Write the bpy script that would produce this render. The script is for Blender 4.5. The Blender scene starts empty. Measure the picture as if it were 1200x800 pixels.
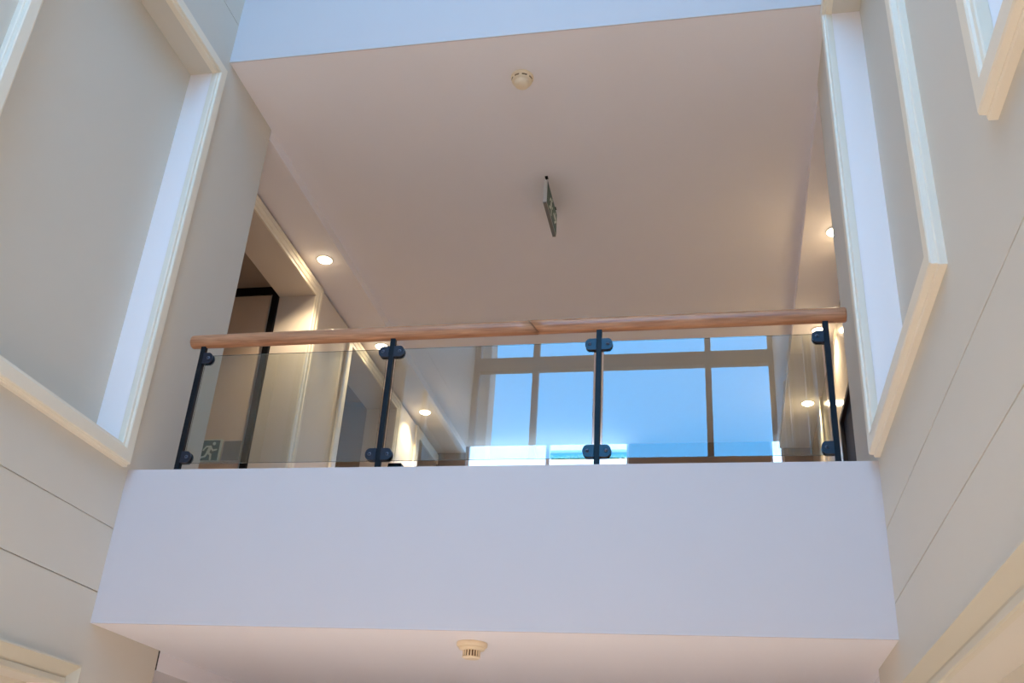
import bpy, bmesh, math, random
from mathutils import Vector, Matrix

sc = bpy.context.scene
COL = sc.collection
random.seed(4)

# ------------------------------------------------------------------ camera
F_PX = 1177.74
EYE = Vector((0.0, 0.0, 1.60))
YAW, PITCH, ROLL = math.radians(-12.7395), math.radians(27.4177), math.radians(3.8364)
fw = Vector((math.sin(YAW) * math.cos(PITCH), math.cos(YAW) * math.cos(PITCH), math.sin(PITCH)))
rt0 = Vector((math.cos(YAW), -math.sin(YAW), 0))
up0 = rt0.cross(fw)
rt = math.cos(ROLL) * rt0 + math.sin(ROLL) * up0
up = -math.sin(ROLL) * rt0 + math.cos(ROLL) * up0
cam_d = bpy.data.cameras.new('camera')
cam = bpy.data.objects.new('camera', cam_d)
COL.objects.link(cam)
cam_d.sensor_fit = 'HORIZONTAL'
cam_d.sensor_width = 36.0
cam_d.lens = 36.0 * F_PX / 1200.0
cam_d.clip_start, cam_d.clip_end = 0.02, 300
cam.matrix_world = Matrix(((rt.x, up.x, -fw.x, EYE.x), (rt.y, up.y, -fw.y, EYE.y),
                           (rt.z, up.z, -fw.z, EYE.z), (0, 0, 0, 1)))
sc.camera = cam

# ------------------------------------------------------------------ light and exposure
SKY = (0.62, 3.3, 7.1)
HIGH_SKY = (4.4, 4.6, 5.5)       # paler sky towards the sun          # clear blue sky seen through the big atrium window
HORIZON = (1.5, 2.6, 4.4)
GROUND = (0.6, 0.55, 0.5)
SUN_STRENGTH = 5.2
LAMP_W = 150.0
vs = sc.view_settings
vs.view_transform = 'Standard'
vs.look = 'None'
vs.gamma = 1.0
vs.use_curve_mapping = False
vs.exposure = 0.13
sc.cycles.use_denoising = True
sc.cycles.max_bounces = 14
sc.cycles.diffuse_bounces = 7
sc.cycles.glossy_bounces = 5
sc.cycles.transparent_max_bounces = 16
sc.cycles.sample_clamp_indirect = 8.0
sc.cycles.caustics_reflective = False
sc.cycles.caustics_refractive = False

w = bpy.data.worlds.new('sky')
sc.world = w
w.use_nodes = True
nt = w.node_tree
nt.nodes.clear()
o_ = nt.nodes.new('ShaderNodeOutputWorld')
bg = nt.nodes.new('ShaderNodeBackground')
tc = nt.nodes.new('ShaderNodeTexCoord')
sx = nt.nodes.new('ShaderNodeSeparateXYZ')
mr = nt.nodes.new('ShaderNodeMapRange')
mr.inputs['From Min'].default_value = -1
mr.inputs['From Max'].default_value = 1
rp = nt.nodes.new('ShaderNodeValToRGB')
el = rp.color_ramp.elements
el[0].position = 0.0; el[0].color = (*GROUND, 1)
el[1].position = 1.0; el[1].color = (*HIGH_SKY, 1)
for p_, c_ in ((0.485, GROUND), (0.505, HORIZON), (0.58, SKY), (0.78, SKY), (0.90, HIGH_SKY)):
    e_ = el.new(p_); e_.color = (*c_, 1)
nt.links.new(tc.outputs['Generated'], sx.inputs[0])
nt.links.new(sx.outputs['Z'], mr.inputs['Value'])
nt.links.new(mr.outputs[0], rp.inputs[0])
nt.links.new(rp.outputs[0], bg.inputs[0])
nt.links.new(bg.outputs[0], o_.inputs[0])

sun_d = bpy.data.lights.new('sun', 'SUN')
sun = bpy.data.objects.new('sun', sun_d)
COL.objects.link(sun)
sun_d.energy = SUN_STRENGTH
sun_d.color = (1.0, 0.93, 0.83)
sun_d.angle = math.radians(0.6)
SUN_EL = math.radians(75)
sd = Vector((0, math.cos(SUN_EL), -math.sin(SUN_EL)))
sun.rotation_euler = sd.to_track_quat('-Z', 'Y').to_euler()
sun.location = (0, -20, 30)

# ------------------------------------------------------------------ materials
def mat(name, col, rough=0.6, metal=0.0, spec=0.5, noise=0.0, nscale=3.0, bump=0.0, bscale=60.0):
    m = bpy.data.materials.new(name)
    m.use_nodes = True
    t = m.node_tree
    b = t.nodes['Principled BSDF']
    b.inputs['Roughness'].default_value = rough
    b.inputs['Metallic'].default_value = metal
    b.inputs['Specular IOR Level'].default_value = spec
    b.inputs['Base Color'].default_value = (*col, 1)
    tcn = t.nodes.new('ShaderNodeTexCoord')
    if noise > 0:
        n = t.nodes.new('ShaderNodeTexNoise')
        n.inputs['Scale'].default_value = nscale
        n.inputs['Detail'].default_value = 3
        mx = t.nodes.new('ShaderNodeMix'); mx.data_type = 'RGBA'
        mx.inputs['A'].default_value = (*[c * (1 - noise) for c in col], 1)
        mx.inputs['B'].default_value = (*[min(1, c * (1 + noise)) for c in col], 1)
        t.links.new(tcn.outputs['Object'], n.inputs['Vector'])
        t.links.new(n.outputs['Fac'], mx.inputs['Factor'])
        t.links.new(mx.outputs['Result'], b.inputs['Base Color'])
    if bump > 0:
        n2 = t.nodes.new('ShaderNodeTexNoise')
        n2.inputs['Scale'].default_value = bscale
        bp = t.nodes.new('ShaderNodeBump')
        bp.inputs['Strength'].default_value = bump
        bp.inputs['Distance'].default_value = 0.002
        t.links.new(tcn.outputs['Object'], n2.inputs['Vector'])
        t.links.new(n2.outputs['Fac'], bp.inputs['Height'])
        t.links.new(bp.outputs[0], b.inputs['Normal'])
    return m

def emit_mat(name, col, s):
    m = bpy.data.materials.new(name)
    m.use_nodes = True
    t = m.node_tree
    t.nodes.clear()
    o = t.nodes.new('ShaderNodeOutputMaterial')
    e = t.nodes.new('ShaderNodeEmission')
    e.inputs[0].default_value = (*col, 1)
    e.inputs[1].default_value = s
    t.links.new(e.outputs[0], o.inputs[0])
    return m

def glass_mat(name, refl, tint):
    """Thin clear sheet: mirror reflection on the outer faces, straight transmission."""
    m = bpy.data.materials.new(name)
    m.use_nodes = True
    t = m.node_tree
    t.nodes.clear()
    o = t.nodes.new('ShaderNodeOutputMaterial')
    mix = t.nodes.new('ShaderNodeMixShader')
    tr = t.nodes.new('ShaderNodeBsdfTransparent')
    tr.inputs[0].default_value = (*tint, 1)
    gl = t.nodes.new('ShaderNodeBsdfGlossy')
    gl.inputs['Roughness'].default_value = 0.0
    lw = t.nodes.new('ShaderNodeLayerWeight')
    lw.inputs['Blend'].default_value = 0.5
    pw = t.nodes.new('ShaderNodeMath'); pw.operation = 'POWER'; pw.inputs[1].default_value = 5
    ml = t.nodes.new('ShaderNodeMath'); ml.operation = 'MULTIPLY_ADD'
    ml.inputs[1].default_value = 1 - refl; ml.inputs[2].default_value = refl
    geo = t.nodes.new('ShaderNodeNewGeometry')
    inv = t.nodes.new('ShaderNodeMath'); inv.operation = 'SUBTRACT'; inv.inputs[0].default_value = 1
    fin = t.nodes.new('ShaderNodeMath'); fin.operation = 'MULTIPLY'
    t.links.new(lw.outputs['Facing'], pw.inputs[0])
    t.links.new(pw.outputs[0], ml.inputs[0])
    t.links.new(geo.outputs['Backfacing'], inv.inputs[1])
    t.links.new(ml.outputs[0], fin.inputs[0])
    t.links.new(inv.outputs[0], fin.inputs[1])
    t.links.new(fin.outputs[0], mix.inputs[0])
    t.links.new(tr.outputs[0], mix.inputs[1])
    t.links.new(gl.outputs[0], mix.inputs[2])
    t.links.new(mix.outputs[0], o.inputs[0])
    return m

def wood_mat(name, c1, c2):
    m = bpy.data.materials.new(name)
    m.use_nodes = True
    t = m.node_tree
    b = t.nodes['Principled BSDF']
    b.inputs['Roughness'].default_value = 0.34
    tcn = t.nodes.new('ShaderNodeTexCoord')
    mp = t.nodes.new('ShaderNodeMapping')
    mp.inputs['Scale'].default_value = (0.9, 14, 14)
    n = t.nodes.new('ShaderNodeTexNoise')
    n.inputs['Scale'].default_value = 4.0
    n.inputs['Detail'].default_value = 5
    n.inputs['Distortion'].default_value = 0.6
    r = t.nodes.new('ShaderNodeValToRGB')
    r.color_ramp.elements[0].position = 0.32; r.color_ramp.elements[0].color = (*c1, 1)
    r.color_ramp.elements[1].position = 0.68; r.color_ramp.elements[1].color = (*c2, 1)
    t.links.new(tcn.outputs['Object'], mp.inputs[0])
    t.links.new(mp.outputs[0], n.inputs['Vector'])
    t.links.new(n.outputs['Fac'], r.inputs[0])
    t.links.new(r.outputs[0], b.inputs['Base Color'])
    return m

M_WALL = mat('cream_wall_paint', (0.685, 0.625, 0.53), 0.6, noise=0.012, bump=0.05)
M_WHITE = mat('white_paint', (0.665, 0.605, 0.59), 0.6, noise=0.01, bump=0.05)
M_REVEAL = mat('white_reveal_board', (0.97, 0.89, 0.85), 0.45)
M_TRIM_DIM = mat('dimmed_cream_trim_paint', (0.64, 0.575, 0.445), 0.45, noise=0.01)  # cream trim paint with the lower frames' dimmer light put into its colour
M_TRIM = mat('cream_trim_paint', (0.88, 0.785, 0.63), 0.4, noise=0.01)
M_CEIL = mat('ceiling_paint', (0.92, 0.875, 0.89), 0.7, noise=0.012, nscale=1.2)
M_DARKGAP = mat('dark_shadow_gap', (0.03, 0.026, 0.022), 0.8)
M_FLOOR = mat('warm_stone_floor', (0.81, 0.715, 0.655), 0.45, noise=0.08, nscale=2)
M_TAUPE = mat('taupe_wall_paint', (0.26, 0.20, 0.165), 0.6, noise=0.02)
M_BROWN = mat('tan_door_veneer', (0.76, 0.58, 0.44), 0.5, noise=0.05, nscale=4)
M_ESPRESSO = mat('espresso_door', (0.018, 0.013, 0.011), 0.5, spec=0.2, noise=0.1)
M_CORR = mat('corridor_paint', (0.72, 0.62, 0.52), 0.5, noise=0.02)
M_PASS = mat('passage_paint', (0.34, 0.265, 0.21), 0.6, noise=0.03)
M_CORR_GLOSS = mat('glossy_corridor_paint', (0.66, 0.58, 0.46), 0.16, noise=0.02)
M_BLACK = mat('black_powder_coat', (0.006, 0.0065, 0.009), 0.4, spec=0.2)
M_CLAMP = mat('blue_black_clamp', (0.008, 0.011, 0.024), 0.3, spec=0.45)
M_BOLT = mat('dark_steel_bolt', (0.10, 0.12, 0.17), 0.3, metal=0.8)
M_BRONZE = mat('bronze_window_frame', (0.11, 0.092, 0.075), 0.45, metal=0.2)
M_CREAMPL = mat('cream_plastic', (0.92, 0.75, 0.53), 0.45)
M_SLOT = mat('brown_slot', (0.22, 0.13, 0.06), 0.7)
M_GREEN = mat('sign_green', (0.014, 0.075, 0.048), 0.4)
M_SIGNW = mat('sign_white', (0.72, 0.78, 0.70), 0.45)
M_ALU = mat('brushed_aluminium', (0.62, 0.62, 0.60), 0.35, metal=0.6, noise=0.05, nscale=30)
M_GREY = mat('grey_plate', (0.20, 0.185, 0.175), 0.5, noise=0.03, nscale=20)
M_LAMP = emit_mat('lit_lens', (1.0, 0.80, 0.52), 40.0)
M_RING = mat('white_lamp_ring', (0.8, 0.76, 0.68), 0.4)
M_GLASS = glass_mat('balustrade_glass', 0.152, (0.80, 0.825, 0.80))
M_EDGE = mat('glass_edge', (0.13, 0.15, 0.13), 0.2)
M_PANE = glass_mat('window_glass', 0.06, (0.97, 0.98, 0.98))
M_BLDG = mat('white_render', (0.85, 0.85, 0.84), 0.8, noise=0.02)
M_FACADE = mat('cream_render', (0.78, 0.72, 0.63), 0.8, noise=0.06, nscale=1.5)
M_BLUEGL = mat('blue_glazing', (0.05, 0.22, 0.42), 0.1)
M_LEAF = mat('leaf_green', (0.10, 0.20, 0.05), 0.7, noise=0.4, nscale=8)
M_PAVE = mat('pale_paving', (0.45, 0.42, 0.37), 0.8, noise=0.1)
M_WOOD = wood_mat('varnished_wood', (0.36, 0.14, 0.062), (0.60, 0.285, 0.14))

# ------------------------------------------------------------------ mesh helpers
class MB:
    """Collects geometry for ONE mesh object."""
    def __init__(self):
        self.bm = bmesh.new()

    def quad(self, pts, mi=0):
        f = self.bm.faces.new([self.bm.verts.new(p) for p in pts])
        f.material_index = mi
        return f

    def box(self, x0, x1, y0, y1, z0, z1, mi=0, bevel=0.0):
        b = self.bm
        v = [b.verts.new((x, y, z)) for x in (x0, x1) for y in (y0, y1) for z in (z0, z1)]
        fs = [(0, 1, 3, 2), (4, 6, 7, 5), (0, 4, 5, 1), (2, 3, 7, 6), (0, 2, 6, 4), (1, 5, 7, 3)]
        faces = [b.faces.new([v[i] for i in f]) for f in fs]
        for f in faces:
            f.material_index = mi
        if bevel > 0:
            es = {e for f in faces for e in f.edges}
            r = bmesh.ops.bevel(b, geom=list(es), offset=bevel, segments=2, affect='EDGES', profile=0.6)
            for f in r['faces']:
                f.material_index = mi

    def prism(self, pts, dvec, mi=0):
        """closed polygon (3D points) extruded along dvec"""
        d = Vector(dvec)
        a = [self.bm.verts.new(p) for p in pts]
        c = [self.bm.verts.new(Vector(p) + d) for p in pts]
        n = len(pts)
        fs = [self.bm.faces.new(a), self.bm.faces.new(c[::-1])]
        for i in range(n):
            fs.append(self.bm.faces.new((a[i], c[i], c[(i + 1) % n], a[(i + 1) % n])))
        for f in fs:
            f.material_index = mi

    def lathe(self, prof, origin, axis='z', seg=40, mi=0, smooth=True):
        o = Vector(origin)
        rings = []
        for r, h in prof:
            ring = []
            for k in range(seg):
                a = 2 * math.pi * k / seg
                if axis == 'z':
                    p = Vector((r * math.cos(a), r * math.sin(a), h))
                elif axis == 'x':
                    p = Vector((h, r * math.cos(a), r * math.sin(a)))
                else:
                    p = Vector((r * math.cos(a), h, r * math.sin(a)))
                ring.append(self.bm.verts.new(o + p))
            rings.append(ring)
        for i in range(len(rings) - 1):
            for k in range(seg):
                f = self.bm.faces.new((rings[i][k], rings[i][(k + 1) % seg], rings[i + 1][(k + 1) % seg], rings[i + 1][k]))
                f.material_index = mi
                f.smooth = smooth
        for ring in (rings[0], rings[-1]):
            f = self.bm.faces.new(ring)
            f.material_index = mi

    def build(self, name, mats, parent=None, loc=None, recalc=True):
        if recalc:
            bmesh.ops.recalc_face_normals(self.bm, faces=self.bm.faces[:])
        me = bpy.data.meshes.new(name)
        off = Vector(loc) if loc is not None else None
        if off is not None:
            bmesh.ops.translate(self.bm, vec=-off, verts=self.bm.verts[:])
        self.bm.to_mesh(me)
        self.bm.free()
        for m in (mats if isinstance(mats, (list, tuple)) else [mats]):
            me.materials.append(m)
        o = bpy.data.objects.new(name, me)
        COL.objects.link(o)
        if off is not None:
            o.location = off
        if parent is not None:
            o.parent = parent
        return o

def tag(o, label=None, cat=None, group=None, kind=None):
    if label: o['label'] = label
    if cat: o['category'] = cat
    if group: o['group'] = group
    if kind: o['kind'] = kind
    return o

def struct(o, label, cat):
    return tag(o, label, cat, kind='structure')

def empty(name, loc):
    o = bpy.data.objects.new(name, None)
    COL.objects.link(o)
    o.location = loc
    o.empty_display_size = 0.1
    return o

def panel_wall(mb, X0, s, y0, y1, z0, z1, rects, T, mi=0):
    """Wall in the plane x = X0 whose room side looks along s*x; rects = (ya, yb, za, zb, depth);
    depth None cuts a clear opening through the wall of thickness T."""
    ys = sorted({y0, y1, *[max(y0, min(y1, r[i])) for r in rects for i in (0, 1)]})
    zs = sorted({z0, z1, *[max(z0, min(z1, r[i])) for r in rects for i in (2, 3)]})
    def depth(i, j):
        if i < 0 or j < 0 or i >= len(ys) - 1 or j >= len(zs) - 1:
            return None
        cy, cz = (ys[i] + ys[i + 1]) / 2, (zs[j] + zs[j + 1]) / 2
        d = 0.0
        for r in rects:
            if r[0] < cy < r[1] and r[2] < cz < r[3]:
                if r[4] is None:
                    return None
                d = max(d, r[4])
        return d
    X = lambda d: X0 - s * (T if d is None else d)
    for i in range(-1, len(ys)):
        for j in range(-1, len(zs)):
            d = depth(i, j)
            if d is not None:
                mb.quad([(X(d), ys[i], zs[j]), (X(d), ys[i + 1], zs[j]), (X(d), ys[i + 1], zs[j + 1]), (X(d), ys[i], zs[j + 1])], mi)
                mb.quad([(X(None), ys[i], zs[j]), (X(None), ys[i + 1], zs[j]), (X(None), ys[i + 1], zs[j + 1]), (X(None), ys[i], zs[j + 1])], mi)
            if 0 <= j < len(zs) - 1 and i + 1 < len(ys):
                e = depth(i + 1, j)
                if X(d) != X(e):
                    y = ys[i + 1]
                    deep = d is not None and e is not None and abs(d - e) > 0.1
                    mb.quad([(X(d), y, zs[j]), (X(e), y, zs[j]), (X(e), y, zs[j + 1]), (X(d), y, zs[j + 1])], 1 if deep else mi)
            if 0 <= i < len(ys) - 1 and j + 1 < len(zs):
                e = depth(i, j + 1)
                if X(d) != X(e):
                    z = zs[j + 1]
                    mb.quad([(X(d), ys[i], z), (X(e), ys[i], z), (X(e), ys[i + 1], z), (X(d), ys[i + 1], z)], mi)
    bmesh.ops.remove_doubles(mb.bm, verts=mb.bm.verts[:], dist=1e-5)

def sweep_frame(mb, X0, s, ya, yb, za, zb, prof, closed=True, mi=0):
    """Moulding profile (u = inwards from the outer edge, w = out of the wall) round a rectangle on x = X0."""
    cor = [(ya, za, 1, 1), (ya, zb, 1, -1), (yb, zb, -1, -1), (yb, za, -1, 1)]
    rings = []
    for (y, z, dy, dz) in cor:
        if not closed and z == za:
            dz = 0
        rings.append([mb.bm.verts.new((X0 + s * w, y + dy * u, z + dz * u)) for u, w in prof])
    n = len(prof)
    for k in range(4 if closed else 3):
        a, b = rings[k], rings[(k + 1) % 4]
        for i in range(n):
            f = mb.bm.faces.new((a[i], a[(i + 1) % n], b[(i + 1) % n], b[i]))
            f.material_index = mi
    if not closed:
        mb.bm.faces.new(rings[0]); mb.bm.faces.new(rings[3])

# ------------------------------------------------------------------ dimensions (metres, lower floor at z = 0)
XL, XR = -4.045, 0.954
YF = 6.0                     # plane of the white fascias
ZB, ZT, ZU = 2.83, 3.885, 7.65
YW = -2.9                    # inner face of the big window wall
ROOF = 12.0
WALL_END = 6.91
CL, CR = -4.53, 1.44         # corridor walls of the landing
YE = 15.0                    # end wall of the landing
ZK = 7.54                    # underside of the side bulkheads

# ------------------------------------------------------------------ setting: atrium shell
m = MB(); m.box(XL - 4, XR + 4, YW - 0.4, YE + 0.4, -0.2, 0.0)
struct(m.build('floor', M_FLOOR), 'warm stone floor at the bottom of the atrium', 'floor')

FR = dict(ya=3.75, yb=5.93, za=3.88, zb=7.475)
PITCH_Y = 3.08
TW = 0.13
def frames():
    out = []
    for k in range(3):
        ya, yb = FR['ya'] - k * PITCH_Y, FR['yb'] - k * PITCH_Y
        out.append((ya, yb, FR['za'], FR['zb']))
        if k == 0:
            out.append((1.2, yb, 0.25, 2.55))
    return out
def wall_rects():
    r = [(ya + TW, yb - TW, za + TW, zb - TW, 0.20) for ya, yb, za, zb in frames()]
    for g in (3.46, 3.03, 8.08):
        r.append((YW - 1, WALL_END + 1, g - 0.004, g + 0.004, 0.010))
    return r
for X0, s, nm, lab in ((XL, 1, 'wall_left', 'cream left atrium wall with recessed framed panel'),
                       (XR, -1, 'wall_right', 'cream right atrium wall with recessed framed panel')):
    m = MB()
    panel_wall(m, X0, s, YW, WALL_END, 0.0, ROOF, wall_rects(), 0.485)
    struct(m.build(nm, [M_WALL, M_REVEAL]), lab, 'wall')
PROF = [(0, -0.001), (0, 0.030), (0.006, 0.036), (0.012, 0.036), (0.014, 0.060), (0.022, 0.066), (0.098, 0.066),
        (0.106, 0.060), (0.108, 0.050), (0.126, 0.046), (TW, 0.040), (TW, -0.001)]
PROF_LOW = [(0, -0.001), (0, 0.070), (0.010, 0.072), (0.030, 0.058), (0.075, 0.026), (0.088, 0.022), (0.092, 0.032), (0.122, 0.032), (TW, 0.026), (TW, -0.001)]
tn = 0
for X0, s, side in ((XL, 1, 'left'), (XR, -1, 'right')):
    for k, (ya, yb, za, zb) in enumerate(frames()):
        tn += 1
        m = MB()
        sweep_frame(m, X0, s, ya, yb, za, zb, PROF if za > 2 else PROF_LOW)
        lvl = ('upper' if za > 2 else 'lower')
        pos = ('nearest the landing', 'nearest the landing', 'over the viewer', 'beside the big window')[k]
        struct(m.build('trim_%d' % tn, M_TRIM if za > 2 else M_TRIM_DIM), 'cream moulding of the %s %s wall panel %s' % (lvl, side, pos), 'moulding')

m = MB()
SK = (XL + 0.35, XR - 0.35, YW + 0.5, 3.0)
m.box(XL - 0.6, SK[0], YW - 0.4, YF + 0.2, ROOF, ROOF + 0.3); m.box(SK[1], XR + 0.6, YW - 0.4, YF + 0.2, ROOF, ROOF + 0.3)
m.box(SK[0], SK[1], YW - 0.4, SK[2], ROOF, ROOF + 0.3); m.box(SK[0], SK[1], SK[3], YF + 0.2, ROOF, ROOF + 0.3)
struct(m.build('ceiling_atrium', M_CEIL), 'white roof slab above the atrium', 'ceiling')

wn = empty('window_4', (SK[0], SK[2], ROOF)); struct(wn, 'unseen glazed skylight added in the roof to light the atrium from above', 'window')  # skylight added out of view to bring more light onto the upper surfaces
PI_ = Matrix.Translation((-SK[0], -SK[2], -ROOF))
m = MB()
for k in range(5):
    xk = SK[0] + (SK[1] - SK[0]) * k / 4
    m.box(xk - 0.03, xk + 0.03, SK[2], SK[3], ROOF + 0.2, ROOF + 0.28)
o = m.build('window_frame', M_WHITE); o.parent = wn; o.matrix_parent_inverse = PI_
m = MB(); m.box(SK[0], SK[1], SK[2], SK[3], ROOF + 0.285, ROOF + 0.295)
o = m.build('window_pane', M_PANE); o.parent = wn; o.matrix_parent_inverse = PI_

# white fascias with the slabs behind them
m = MB(); m.box(XL, XR, YF, YF + 0.012, ZB, ZT); 
struct(m.build('wall_fascia_landing', M_WHITE), 'wide white fascia below the glass balustrade', 'wall')
m = MB(); m.box(XL, XR, YF, YF + 0.012, ZU, ROOF)
struct(m.build('wall_fascia_upper', M_WHITE), 'white fascia of the floor above at the top', 'wall')
m = MB(); m.box(XL, XR, YF + 0.012, YE, ZB, ZT - 0.03); m.box(XL, XR, YF + 0.012, YF + 0.25, ZT - 0.03, ZT); m.box(CL - 3, XL, WALL_END + 0.001, YE, ZB, ZT - 0.03); m.box(XR, CR + 2, WALL_END + 0.001, YE, ZB, ZT - 0.03)
struct(m.build('floor_landing', M_CEIL), 'landing slab, its underside showing below the white fascia', 'floor')
m = MB(); m.box(XL, XR, YF + 0.25, YE, ZT - 0.03, ZT); m.box(CL - 3, XL, WALL_END + 0.001, YE, ZT - 0.03, ZT); m.box(XR, CR + 2, WALL_END + 0.001, YE, ZT - 0.03, ZT)
struct(m.build('floor_added_carpet', mat('bounce_dimming_carpet', (0.40, 0.36, 0.36), 0.95, noise=0.15, nscale=40)), 'unseen carpet added on the landing to dim its bounced light', 'floor')  # carpet added out of view to weaken light bounced onto the landing ceiling
m = MB(); m.box(XL, XR, YF + 0.012, YE, ZU, ZU + 0.3)
struct(m.build('ceiling', M_CEIL), 'pale ceiling of the landing behind the balustrade', 'ceiling')
for nm, x0, x1, lab in (('ceiling_left', CL - 3, XL, 'left side'), ('ceiling_right', XR, CR + 2, 'right side')):
    m = MB(); m.box(x0, x1, WALL_END + 0.012, YE, ZK, ZU + 0.3)
    struct(m.build(nm, M_CEIL), 'lowered ceiling strip with downlights along the %s of the landing' % lab, 'ceiling')
# lower landing: same lowered strips, with the narrow black gap beside the wall end
for nm, x0, x1, lab in (('ceiling_lower_left', CL - 0.3, XL - 0.03, 'left'), ('ceiling_lower_right', XR + 0.03, CR + 0.3, 'right')):
    m = MB(); m.box(x0, x1, WALL_END + 0.03, 11.0, ZB - 0.13, ZB)
    struct(m.build(nm, M_CEIL), 'lowered strip under the landing slab on the %s' % lab, 'ceiling')
m = MB(); m.box(XL - 0.035, XL - 0.005, WALL_END + 0.002, WALL_END + 0.028, ZB - 0.135, ZB)
struct(m.build('trim_gap', M_DARKGAP), 'narrow black gap at the corner under the landing slab', 'shadow gap')
m = MB(); m.box(CL - 0.3, CR + 0.3, 11.0, 11.2, 0, ZB)
m.box(CL - 0.3, CL, WALL_END, 11.0, 0, ZB); m.box(CR, CR + 0.3, WALL_END, 11.0, 0, ZB)
struct(m.build('wall_lower_back', M_CORR), 'walls of the lobby under the landing', 'wall')

# ------------------------------------------------------------------ setting: the big window facing the landing
win = empty('window_1', (XL, YW, 0)); struct(win, 'tall bronze framed window wall facing the balustrade', 'window')
def rel(mb, name, mt, par):
    return mb.build(name, mt, par, None)
m = MB()
WTOP = 11.5
YB, YA = YW - 0.12, YW
m.box(XL, XL + 0.10, YB, YA, 5.3, WTOP); m.box(XR - 0.08, XR, YB, YA, 5.3, WTOP)
for xm in (-2.97, -0.09):
    m.box(xm - 0.05, xm + 0.05, YB, YA, 5.3, WTOP)
for za, zb in ((5.3, 5.5), (9.06, 9.31), (WTOP - 0.12, WTOP)):
    m.box(XL + 0.10, XR - 0.08, YB - 0.003, YA + 0.003, za, zb)
o = m.build('window_frame', M_BRONZE); o.parent = win; o.matrix_parent_inverse = Matrix.Translation((-XL, -YW, 0))
m = MB(); m.box(XL + 0.08, XR - 0.06, YW - 0.066, YW - 0.054, 5.4, WTOP - 0.06)
o = m.build('window_pane', M_PANE); o.parent = win; o.matrix_parent_inverse = Matrix.Translation((-XL, -YW, 0))
m = MB(); m.box(XL - 0.6, XR + 0.6, YW - 0.2, YW, WTOP, ROOF)
struct(m.build('wall_over_window', M_WHITE), 'white wall strip above the big window', 'wall')
m = MB(); m.box(XL - 0.6, XR + 0.6, YW - 0.2, YW, 0, 5.3)  # solid wall added out of view to block daylight low down
struct(m.build('wall_added_under_window', M_WHITE), 'unseen white wall added under the big window to cut its light', 'wall')

# ------------------------------------------------------------------ setting: landing corridor
LEFT_OPEN = [(7.48, 9.47), (10.77, 12.73), (13.90, 14.96)]
HEAD = 5.74 + 1.6
m = MB()
panel_wall(m, CL, 1, WALL_END, YE, ZT - 0.03, ZK - 0.03, [(a, b, 0, HEAD, None) for a, b in LEFT_OPEN], 0.44)
struct(m.build('wall_corridor_left', M_CORR), 'left wall of the landing with trimmed openings', 'wall')
m = MB(); m.box(CL - 0.40, CL - 0.03, WALL_END + 0.02, YE, ZK - 0.03, ZK)
struct(m.build('trim_shadow_left', M_DARKGAP), 'thin dark shadow gap over the left corridor wall', 'shadow gap')
APROF = [(0, -0.001), (0, 0.022), (0.02, 0.034), (0.06, 0.034), (0.07, 0.026), (0.12, 0.026), (0.13, 0.018), (0.165, 0.018), (0.165, -0.001)]
for k, (a, b) in enumerate(LEFT_OPEN[:2] + [(13.90, 15.6)]):
    m = MB()
    if k < 2:
        sweep_frame(m, CL, 1, a - 0.165, b + 0.165, ZT - 0.02, HEAD + 0.165, APROF, closed=False)
    else:
        m.box(CL, CL + 0.03, a - 0.165, a, ZT - 0.02, HEAD + 0.165)
        m.box(CL, CL + 0.03, a, YE, HEAD, HEAD + 0.165)
    struct(m.build('trim_architrave_%d' % (k + 1), M_TRIM),
           ('cream architrave round the nearest opening on the left', 'cream architrave round the middle opening on the left',
            'cream architrave round the furthest opening on the left')[k], 'architrave')
# side passages behind the openings
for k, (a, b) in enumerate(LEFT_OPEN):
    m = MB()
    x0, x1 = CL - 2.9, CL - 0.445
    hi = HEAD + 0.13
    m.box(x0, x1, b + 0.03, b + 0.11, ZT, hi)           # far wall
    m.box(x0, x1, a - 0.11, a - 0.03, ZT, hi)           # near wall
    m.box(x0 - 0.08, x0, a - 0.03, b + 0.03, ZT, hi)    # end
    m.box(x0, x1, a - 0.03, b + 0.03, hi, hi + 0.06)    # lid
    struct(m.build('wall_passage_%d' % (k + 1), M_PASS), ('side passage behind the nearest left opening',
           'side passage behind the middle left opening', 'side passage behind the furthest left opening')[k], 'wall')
# black-framed door on the far wall of the first passage
yd = LEFT_OPEN[0][1] + 0.03
door = empty('door_1', (-5.6, yd, ZT)); struct(door, 'tan door in a black metal frame inside the nearest left opening', 'door')
PI_ = Matrix.Translation((5.6, -yd, -ZT))
m = MB()
m.box(-5.05, -4.978, yd - 0.06, yd, ZT, 7.47); m.box(-6.20, -6.13, yd - 0.06, yd, ZT, 7.47); m.box(-6.13, -5.05, yd - 0.06, yd, 7.37, 7.47)
m.box(-5.07, -5.055, yd - 0.05, yd - 0.02, ZT, 7.365, 1)
o = m.build('door_frame', [M_BLACK, M_ALU]); o.parent = door; o.matrix_parent_inverse = PI_
m = MB(); m.box(-6.128, -5.071, yd - 0.035, yd - 0.004, ZT, 7.368)
o = m.build('door_leaf', M_BROWN); o.parent = door; o.matrix_parent_inverse = PI_

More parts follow.
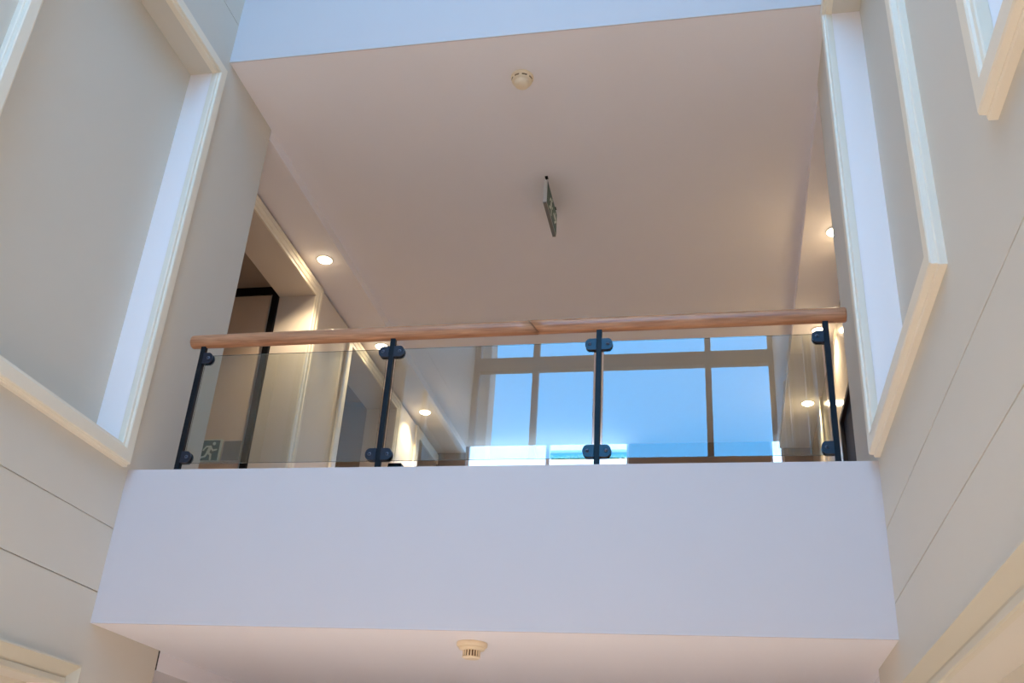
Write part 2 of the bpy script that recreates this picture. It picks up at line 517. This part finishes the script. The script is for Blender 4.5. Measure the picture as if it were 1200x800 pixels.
# right corridor wall with the dark door
m = MB()
panel_wall(m, CR, -1, WALL_END, YE, ZT - 0.03, ZK, [(9.3, 11.42, 0, 6.46, None)], 0.25)
struct(m.build('wall_corridor_right', M_CORR_GLOSS), 'right wall of the landing washed with warm light', 'wall')
door = empty('door_2', (CR + 0.3, 10.3, ZT)); struct(door, 'dark brown door in the right wall behind the end post', 'door')
PI_ = Matrix.Translation((-CR - 0.3, -10.3, -ZT))
m = MB(); m.box(CR + 0.03, CR + 0.08, 9.37, 11.35, ZT, 6.40)
o = m.build('door_leaf', M_ESPRESSO); o.parent = door; o.matrix_parent_inverse = PI_
m = MB(); m.box(CR - 0.012, CR + 0.24, 9.30, 9.37, ZT, 6.46); m.box(CR - 0.012, CR + 0.24, 11.35, 11.42, ZT, 6.46); m.box(CR - 0.012, CR + 0.24, 9.37, 11.35, 6.40, 6.46)
o = m.build('door_frame', M_ESPRESSO); o.parent = door; o.matrix_parent_inverse = PI_
m = MB(); m.box(CR - 0.03, CR, 13.1, 13.24, ZT, ZK)
struct(m.build('trim_pilaster', M_TRIM), 'cream upright trim on the right corridor wall', 'trim')

# end wall of the landing with two openings for windows
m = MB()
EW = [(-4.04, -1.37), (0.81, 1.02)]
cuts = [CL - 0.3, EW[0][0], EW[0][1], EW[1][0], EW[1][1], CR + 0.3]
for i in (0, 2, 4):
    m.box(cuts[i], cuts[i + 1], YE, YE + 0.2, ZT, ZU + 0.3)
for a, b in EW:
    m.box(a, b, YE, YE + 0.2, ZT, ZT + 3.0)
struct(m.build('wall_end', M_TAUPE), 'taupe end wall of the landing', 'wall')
for k, (a, b) in enumerate(EW):
    wn = empty('window_%d' % (k + 2), (a, YE, ZT + 3.0))
    struct(wn, ('white framed window in the end wall of the landing', 'narrow white window slit at the right of the end wall')[k], 'window')
    PI_ = Matrix.Translation((-a, -YE, -ZT - 3.0))
    m = MB()
    z0, z1 = ZT + 3.0, ZU + 0.3
    m.box(a, a + 0.04, YE + 0.06, YE + 0.14, z0, z1); m.box(b - 0.04, b, YE + 0.06, YE + 0.14, z0, z1)
    m.box(a + 0.04, b - 0.04, YE + 0.06, YE + 0.14, z0, z0 + 0.06)
    if k == 0:
        m.box(-2.72, -2.66, YE + 0.06, YE + 0.14, z0 + 0.06, z1)
    o = m.build('window_frame', M_WHITE); o.parent = wn; o.matrix_parent_inverse = PI_
    m = MB(); m.box(a + 0.03, b - 0.03, YE + 0.095, YE + 0.105, z0 + 0.03, z1)
    o = m.build('window_pane', M_PANE); o.parent = wn; o.matrix_parent_inverse = PI_

# ------------------------------------------------------------------ things: balustrade
YR = 6.10
POSTS = [-3.73, -2.25, -0.765, 0.733]
RAIL_Z, RAIL_R = 4.948, 0.052
bal = empty('glass_balustrade', (-1.5, YR, ZT))
tag(bal, 'glass balustrade with round wooden handrail and black posts on the white fascia', 'balustrade')
PB = Matrix.Translation((1.5, -YR, -ZT))
def part(mb, name, mt, par=bal, inv=PB, recalc=True):
    o = mb.build(name, mt, recalc=recalc)
    o.parent = par
    o.matrix_parent_inverse = inv
    return o
# handrail in two lengths that meet at a slanted joint
def rail_piece(x0, x1, slant0, slant1, cap0, cap1, dz0, dz1):
    mb = MB()
    seg, rings = 36, []
    stations = []
    if cap0: stations += [(x0, 0.86), (x0 + 0.006, 0.965), (x0 + 0.016, 1.0)]
    else: stations += [(x0, 1.0)]
    n = 24
    for k in range(1, n): stations.append((x0 + (x1 - x0) * k / n, 1.0))
    if cap1: stations += [(x1 - 0.016, 1.0), (x1 - 0.006, 0.965), (x1, 0.86)]
    else: stations += [(x1, 1.0)]
    for i, (x, sc_) in enumerate(stations):
        t = (x - x0) / (x1 - x0)
        sl = slant0 if i == 0 else (slant1 if i == len(stations) - 1 else 0)
        ring = []
        for k in range(seg):
            a = 2 * math.pi * k / seg
            yy, zz = RAIL_R * sc_ * math.cos(a), RAIL_R * sc_ * math.sin(a)
            ring.append(mb.bm.verts.new((x - sl * zz, YR + yy, RAIL_Z + dz0 + (dz1 - dz0) * t + zz)))
        rings.append(ring)
    for i in range(len(rings) - 1):
        for k in range(seg):
            f = mb.bm.faces.new((rings[i][k], rings[i][(k + 1) % seg], rings[i + 1][(k + 1) % seg], rings[i + 1][k]))
            f.smooth = True
    mb.bm.faces.new(rings[0]); mb.bm.faces.new(rings[-1])
    return mb
XJ = -1.235
part(rail_piece(-3.835, XJ - 0.0015, 0, 0.8, True, False, -0.012, 0.0), 'handrail', M_WOOD)
part(rail_piece(XJ + 0.0015, 0.872, 0.8, 0, False, True, 0.002, 0.004), 'handrail', M_WOOD)

GZ0, GZ1 = 3.965, 4.815
post_objs = []
for i, xp in enumerate(POSTS):
    mb = MB()
    mb.box(xp - 0.0185, xp + 0.0185, YR - 0.0185, YR + 0.0185, ZT, RAIL_Z - RAIL_R + 0.014, bevel=0.003)
    po = part(mb, 'post', M_BLACK)
    post_objs.append(po)
    for zc in (4.789, 4.008):
        for sgn in (-1, 1):
            if (i == 0 and sgn < 0) or (i == 3 and sgn > 0):
                continue
            mb = MB()
            # two jaws gripping the pane, with a rounded outer end
            for (ya, yb) in ((YR - 0.024, YR - 0.007), (YR + 0.007, YR + 0.024)):
                pts = [(xp + sgn * 0.018, ya, zc - 0.042)]
                for k in range(13):
                    a = -math.pi / 2 + math.pi * k / 12
                    pts.append((xp + sgn * (0.062 + 0.032 * math.cos(a)), ya, zc + 0.042 * math.sin(a)))
                pts.append((xp + sgn * 0.018, ya, zc + 0.042))
                mb.prism(pts, (0, yb - ya, 0), 0)
            mb.box(min(xp + sgn * 0.018, xp + sgn * 0.032), max(xp + sgn * 0.018, xp + sgn * 0.032), YR - 0.008, YR + 0.008, zc - 0.040, zc + 0.040, 0)
            mb.lathe([(0.0001, -0.004), (0.011, -0.004), (0.013, 0.0)], (xp + sgn * 0.062, YR - 0.024, zc), 'y', 20, 1)
            mb.lathe([(0.0001, -0.0045), (0.005, -0.0045), (0.005, -0.002)], (xp + sgn * 0.062, YR - 0.024, zc), 'y', 6, 2, smooth=False)
            part(mb, 'clamp', [M_CLAMP, M_BOLT, M_BLACK], po, Matrix.Identity(4))
def pane(x0, x1, bow):
    """glass sheet with a very slight bow, like toughened glass"""
    mb = MB()
    nx, nz, T = 20, 6, 0.010
    grid = {}
    for sd_ in (0, 1):
        for i in range(nx + 1):
            for j in range(nz + 1):
                u, v_ = i / nx, j / nz
                d = bow(u, v_)
                grid[sd_, i, j] = mb.bm.verts.new((x0 + (x1 - x0) * u, YR - T / 2 + sd_ * T + d, GZ0 + (GZ1 - GZ0) * v_))
    for sd_ in (0, 1):
        for i in range(nx):
            for j in range(nz):
                q_ = (grid[sd_, i, j], grid[sd_, i + 1, j], grid[sd_, i + 1, j + 1], grid[sd_, i, j + 1])
                f = mb.bm.faces.new(q_ if sd_ == 0 else q_[::-1])
                f.smooth = True
    loop = [(i, 0) for i in range(nx)] + [(nx, j) for j in range(nz)] + [(i, nz) for i in range(nx, 0, -1)] + [(0, j) for j in range(nz, 0, -1)]
    for k in range(len(loop)):
        p_, q_ = loop[k], loop[(k + 1) % len(loop)]
        f = mb.bm.faces.new([mb.bm.verts.new(grid[c].co) for c in ((0, *p_), (0, *q_), (1, *q_), (1, *p_))])
        f.material_index = 1
    return mb
bows = [lambda u, v: 0.0, lambda u, v: 0.0, lambda u, v: 0.0]
for i in range(3):
    part(pane(POSTS[i] + 0.034, POSTS[i + 1] - 0.034, bows[i]), 'glass_panel', [M_GLASS, M_EDGE], recalc=False)

m = MB()
m.prism([(-2.215, 6.15, ZT - 0.03), (-2.085, 6.15, ZT - 0.03), (-2.105, 6.15, ZT + 0.083), (-2.195, 6.15, ZT + 0.083)], (0, 0.07, 0))
m.box(-2.205, -2.095, 6.147, 6.223, ZT - 0.002, ZT + 0.012)
tag(m.build('floor_stop', M_BLACK, None, (-2.15, 6.185, ZT - 0.03)), 'small black block on the slab beside the second post from the left', 'stop')

# ------------------------------------------------------------------ things: smoke detectors
def detector(x, y, z, label, kind):
    d = empty('smoke_detector', (x, y, z)); tag(d, label, 'smoke detector')
    inv = Matrix.Translation((-x, -y, -z))
    mb = MB()
    mb.lathe([(0.094, 0), (0.098, -0.006), (0.098, -0.022), (0.090, -0.030), (0.0001, -0.030)], (x, y, z), seg=48)
    part(mb, 'base', M_CREAMPL, d, inv)
    mb = MB()
    if kind == 0:
        mb.lathe([(0.088, -0.029), (0.090, -0.036), (0.087, -0.056), (0.080, -0.062), (0.068, -0.063), (0.066, -0.066), (0.065, -0.084), (0.059, -0.098), (0.045, -0.107), (0.025, -0.111), (0.0001, -0.112)], (x, y, z), seg=48)
        part(mb, 'dome', M_CREAMPL, d, inv)
        for k in range(8):
            a0 = 2 * math.pi * (k + 0.22) / 8
            mb = MB()
            pts = []
            for j in range(7):
                a = a0 + j / 6 * 0.50
                pts.append((a, 0.0905))
            ring = []
            for a, r in pts:
                ring.append([(x + r * math.cos(a), y + r * math.sin(a), z - 0.037), (x + (r - .003) * math.cos(a), y + (r - .003) * math.sin(a), z - 0.052),
                             (x + (r - .012) * math.cos(a), y + (r - .012) * math.sin(a), z - 0.052), (x + (r - .012) * math.cos(a), y + (r - .012) * math.sin(a), z - 0.037)])
            vs_ = [[mb.bm.verts.new(p) for p in q] for q in ring]
            for i in range(6):
                for q in range(4):
                    mb.bm.faces.new((vs_[i][q], vs_[i][(q + 1) % 4], vs_[i + 1][(q + 1) % 4], vs_[i + 1][q]))
            mb.bm.faces.new(vs_[0]); mb.bm.faces.new(vs_[-1])
            part(mb, 'vent_slot', M_SLOT, d, inv)
    else:
        mb.lathe([(0.086, -0.029), (0.080, -0.044), (0.060, -0.050), (0.0001, -0.050)], (x, y, z), seg=48)
        part(mb, 'collar', M_CREAMPL, d, inv)
        mb = MB()
        for k in range(18):
            a = 2 * math.pi * k / 18
            c, s_ = math.cos(a), math.sin(a)
            p = [(x + 0.050 * c - 0.004 * s_, y + 0.050 * s_ + 0.004 * c, z - 0.049), (x + 0.056 * c - 0.004 * s_, y + 0.056 * s_ + 0.004 * c, z - 0.049),
                 (x + 0.056 * c + 0.004 * s_, y + 0.056 * s_ - 0.004 * c, z - 0.049), (x + 0.050 * c + 0.004 * s_, y + 0.050 * s_ - 0.004 * c, z - 0.049)]
            mb.prism(p, (0, 0, -0.040))
        mb.lathe([(0.047, -0.049), (0.047, -0.088)], (x, y, z), seg=32, mi=1)
        part(mb, 'vent_cage', [M_CREAMPL, M_SLOT], d, inv)
        mb = MB()
        mb.lathe([(0.058, -0.088), (0.058, -0.094), (0.045, -0.100), (0.0001, -0.101)], (x, y, z), seg=40)
        part(mb, 'cap', M_CREAMPL, d, inv)
detector(-1.535, 6.50, ZU, 'cream domed smoke detector with vent slots on the landing ceiling', 0)
detector(-1.565, 6.36, ZB, 'stepped cream smoke detector under the lower fascia', 1)

# ------------------------------------------------------------------ things: exit signs
def thick_line(mb, a, b, wd, to3, nvec, mi):
    ax, ay = a; bx, by = b
    L = math.hypot(bx - ax, by - ay)
    ux, uy = (bx - ax) / L, (by - ay) / L
    pts = []
    for k in range(7):
        t = math.pi / 2 + math.pi * k / 6
        pts.append((ax + wd * (ux * math.cos(t) - uy * math.sin(t)), ay + wd * (uy * math.cos(t) + ux * math.sin(t))))
    for k in range(7):
        t = -math.pi / 2 + math.pi * k / 6
        pts.append((bx + wd * (ux * math.cos(t) - uy * math.sin(t)), by + wd * (uy * math.cos(t) + ux * math.sin(t))))
    mb.prism([to3(*p) for p in pts], nvec, mi)
def running_man(mb, to3, nvec, mi=0):
    n = Vector(nvec)
    segs = [((.52, .66), (.42, .40), .085), ((.54, .70), (.30, .70), .045), ((.30, .70), (.16, .52), .042),
            ((.55, .66), (.68, .50), .042), ((.68, .50), (.88, .54), .040), ((.42, .40), (.60, .28), .055),
            ((.60, .28), (.62, .04), .050), ((.42, .40), (.30, .20), .055), ((.30, .20), (.08, .14), .046)]
    for i, (a, b, wd) in enumerate(segs):
        thick_line(mb, a, b, wd, to3, n * (1 + 0.04 * i), mi)
    c = [(.70 + .085 * math.cos(2 * math.pi * k / 20), .85 + .085 * math.sin(2 * math.pi * k / 20)) for k in range(20)]
    mb.prism([to3(*p) for p in c], n, mi)

# wall sign on the tan door side of the first passage
ys_ = yd - 0.036
sg = empty('exit_sign', (-5.44, ys_, 5.30)); tag(sg, 'green running man exit sign on the tan door, behind the left glass pane', 'exit sign')
inv = Matrix.Translation((5.44, -ys_, -5.30))
m = MB(); m.box(-5.56, -5.31, ys_ - 0.012, ys_, 5.285, 5.545); part(m, 'backing_plate', M_SIGNW, sg, inv)
m = MB(); m.box(-5.55, -5.335, ys_ - 0.015, ys_ - 0.012, 5.298, 5.532); part(m, 'green_panel', M_GREEN, sg, inv)
m = MB(); running_man(m, lambda u, v: (-5.55 + 0.215 * u, ys_ - 0.015, 5.300 + 0.228 * v), (0, -0.002, 0)); part(m, 'running_figure', M_SIGNW, sg, inv)
pl = empty('wall_plate', (-5.18, ys_, 5.30)); tag(pl, 'plain grey square plate right of the running man sign', 'plate')
inv = Matrix.Translation((5.18, -ys_, -5.30))
m = MB(); m.box(-5.30, -5.06, ys_ - 0.010, ys_, 5.285, 5.535); part(m, 'plate_border', M_CORR, pl, inv)
m = MB(); m.box(-5.285, -5.08, ys_ - 0.014, ys_ - 0.010, 5.296, 5.522, bevel=0.001); part(m, 'plate_face', M_GREY, pl, inv)

# hanging sign, plate running away from the viewer
xs = -1.555
hs = empty('exit_sign', (xs, 8.21, ZU)); tag(hs, 'thin exit sign hanging edge on from the middle of the landing ceiling', 'exit sign')
inv = Matrix.Translation((-xs, -8.21, -ZU))
m = MB(); m.box(xs - 0.018, xs + 0.018, 7.905, 8.515, 7.333, 7.595, bevel=0.003); part(m, 'sign_case', M_ALU, hs, inv)
m = MB(); m.box(xs - 0.016, xs + 0.016, 7.91, 8.51, 7.322, 7.334); part(m, 'bottom_rail', M_GREY, hs, inv)
for yh in (7.93, 8.46):
    m = MB()
    m.box(xs - 0.014, xs + 0.014, yh - 0.012, yh + 0.030, ZU - 0.010, ZU)
    m.box(xs - 0.005, xs + 0.005, yh + 0.004, yh + 0.014, 7.59, ZU - 0.008)
    part(m, 'hanger', M_BLACK, hs, inv)
for sgn in (1, -1):
    xf = xs + sgn * 0.018
    m = MB(); m.box(min(xf, xf + sgn * .003), max(xf, xf + sgn * .003), 7.92, 8.50, 7.34, 7.58); part(m, 'green_panel', M_GREEN, hs, inv)
    xf += sgn * 0.003
    m = MB()
    running_man(m, lambda u, v: (xf, (8.03 + 0.22 * u), 7.345 + 0.228 * v), (sgn * .002, 0, 0))
    thick_line(m, (0.0, 0.5), (1.0, 0.5), 0.09, lambda u, v: (xf, 8.30 + 0.14 * u, 7.40 + 0.12 * v), (sgn * .002, 0, 0), 0)
    thick_line(m, (0.55, 0.95), (1.0, 0.5), 0.09, lambda u, v: (xf, 8.30 + 0.14 * u, 7.40 + 0.12 * v), (sgn * .0022, 0, 0), 0)
    thick_line(m, (0.55, 0.05), (1.0, 0.5), 0.09, lambda u, v: (xf, 8.30 + 0.14 * u, 7.40 + 0.12 * v), (sgn * .0024, 0, 0), 0)
    part(m, 'running_figure', M_SIGNW, hs, inv)

# ------------------------------------------------------------------ things: downlights
def downlight(x, y, label, group):
    d = empty('downlight', (x, y, ZK)); tag(d, label, 'downlight', group)
    inv = Matrix.Translation((-x, -y, -ZK))
    mb = MB()
    seg = 32
    prof = [(0.078, 0.0), (0.080, -0.007), (0.090, -0.007), (0.096, 0.0)]
    rings = [[mb.bm.verts.new((x + r * math.cos(2 * math.pi * k / seg), y + r * math.sin(2 * math.pi * k / seg), ZK + h)) for k in range(seg)] for r, h in prof]
    for i in range(4):
        for k in range(seg):
            mb.bm.faces.new((rings[i][k], rings[i][(k + 1) % seg], rings[(i + 1) % 4][(k + 1) % seg], rings[(i + 1) % 4][k]))
    part(mb, 'trim_ring', M_RING, d, inv)
    mb = MB(); mb.lathe([(0.078, -0.001), (0.075, -0.012), (0.055, -0.024), (0.0001, -0.030)], (x, y, ZK), seg=32)
    tag(part(mb, 'lens', M_LAMP, d, inv), 'glowing warm lens')
    ld = bpy.data.lights.new('downlight_beam', 'SPOT')
    ld.energy = LAMP_W; ld.color = (1.0, 0.82, 0.56); ld.spot_size = math.radians(125); ld.spot_blend = 0.7; ld.shadow_soft_size = 0.04
    lo = bpy.data.objects.new('downlight_beam', ld); COL.objects.link(lo)
    lo.location = (x, y, ZK - 0.04); lo.parent = d; lo.matrix_parent_inverse = inv
for k, y in enumerate((9.03, 11.17, 13.32)):
    downlight(-4.275, y, ('lit downlight over the nearest left opening, above the handrail', 'lit downlight behind the handrail at the second post from the left',
                          'lit downlight seen through the glass right of the second post')[k], 'downlights along the left strip')
    downlight(1.268, y, ('lit downlight at the right, above the handrail by the right wall', 'lit downlight just under the right end of the handrail',
                         'lit downlight seen through the right glass pane, low by the end post')[k], 'downlights along the right strip')

# ------------------------------------------------------------------ outside
m = MB(); m.box(-60, 60, -60, YW - 0.41, -0.25, -0.05); m.box(-60, 60, YE + 0.41, 60, -0.25, -0.05)
struct(m.build('ground', M_PAVE), 'pale paved ground outside', 'ground')
bd = empty('building', (-5, 30, 0)); tag(bd, 'white building with a blue glazed strip beyond the end window', 'building')
inv = Matrix.Translation((5, -30, 0))
m = MB()
m.box(-14, -5.40, 30, 38, 0, 18); m.box(-5.40, -2.0, 30, 38, 13.52, 18); m.box(-5.40, -2.0, 30, 38, 0, 13.26); m.box(-2.0, 6, 30, 38, 0, 18)
m.box(-5.40, -2.0, 30.4, 38, 13.26, 13.52)
part(m, 'building_wall', M_BLDG, bd, inv)
m = MB(); m.box(-5.38, -2.02, 30.25, 30.38, 13.27, 13.515); part(m, 'glazing', M_BLUEGL, bd, inv)
m = MB(); m.box(-14, 6, 29.9, 30, 17.7, 18.1); part(m, 'parapet', M_BLDG, bd, inv)
m = MB()
for k in range(120):
    cx, cz = random.uniform(-5.2, -2.9), random.uniform(13.08, 13.2)
    r = random.uniform(0.03, 0.07)
    bmesh.ops.create_icosphere(m.bm, subdivisions=1, radius=r, matrix=Matrix.Translation((cx, 29.8 + random.uniform(-.1, .1), cz)))
m.box(-5.3, -2.8, 29.65, 29.998, 12.8, 13.06, 1)
tag(m.build('planter_shrub', [M_LEAF, M_BLDG], None, (-4, 29.8, 12.8)), 'low green planting on the ledge of the white building', 'shrub')
m = MB(); m.box(-5.4, -3.86, -3.75, YW - 0.45, -0.05, 18); m.box(-5.4, -3.85, -3.77, YW - 0.44, 17.4, 17.7)
m.box(-3.98, -3.95, YW - 0.45, YW - 0.43, 0, 17.4)
tag(m.build('building_wing', M_FACADE, None, (-4.5, -5.5, -0.05)), 'cream rendered wing outside, mirrored in the glass at the left of the sky', 'building')
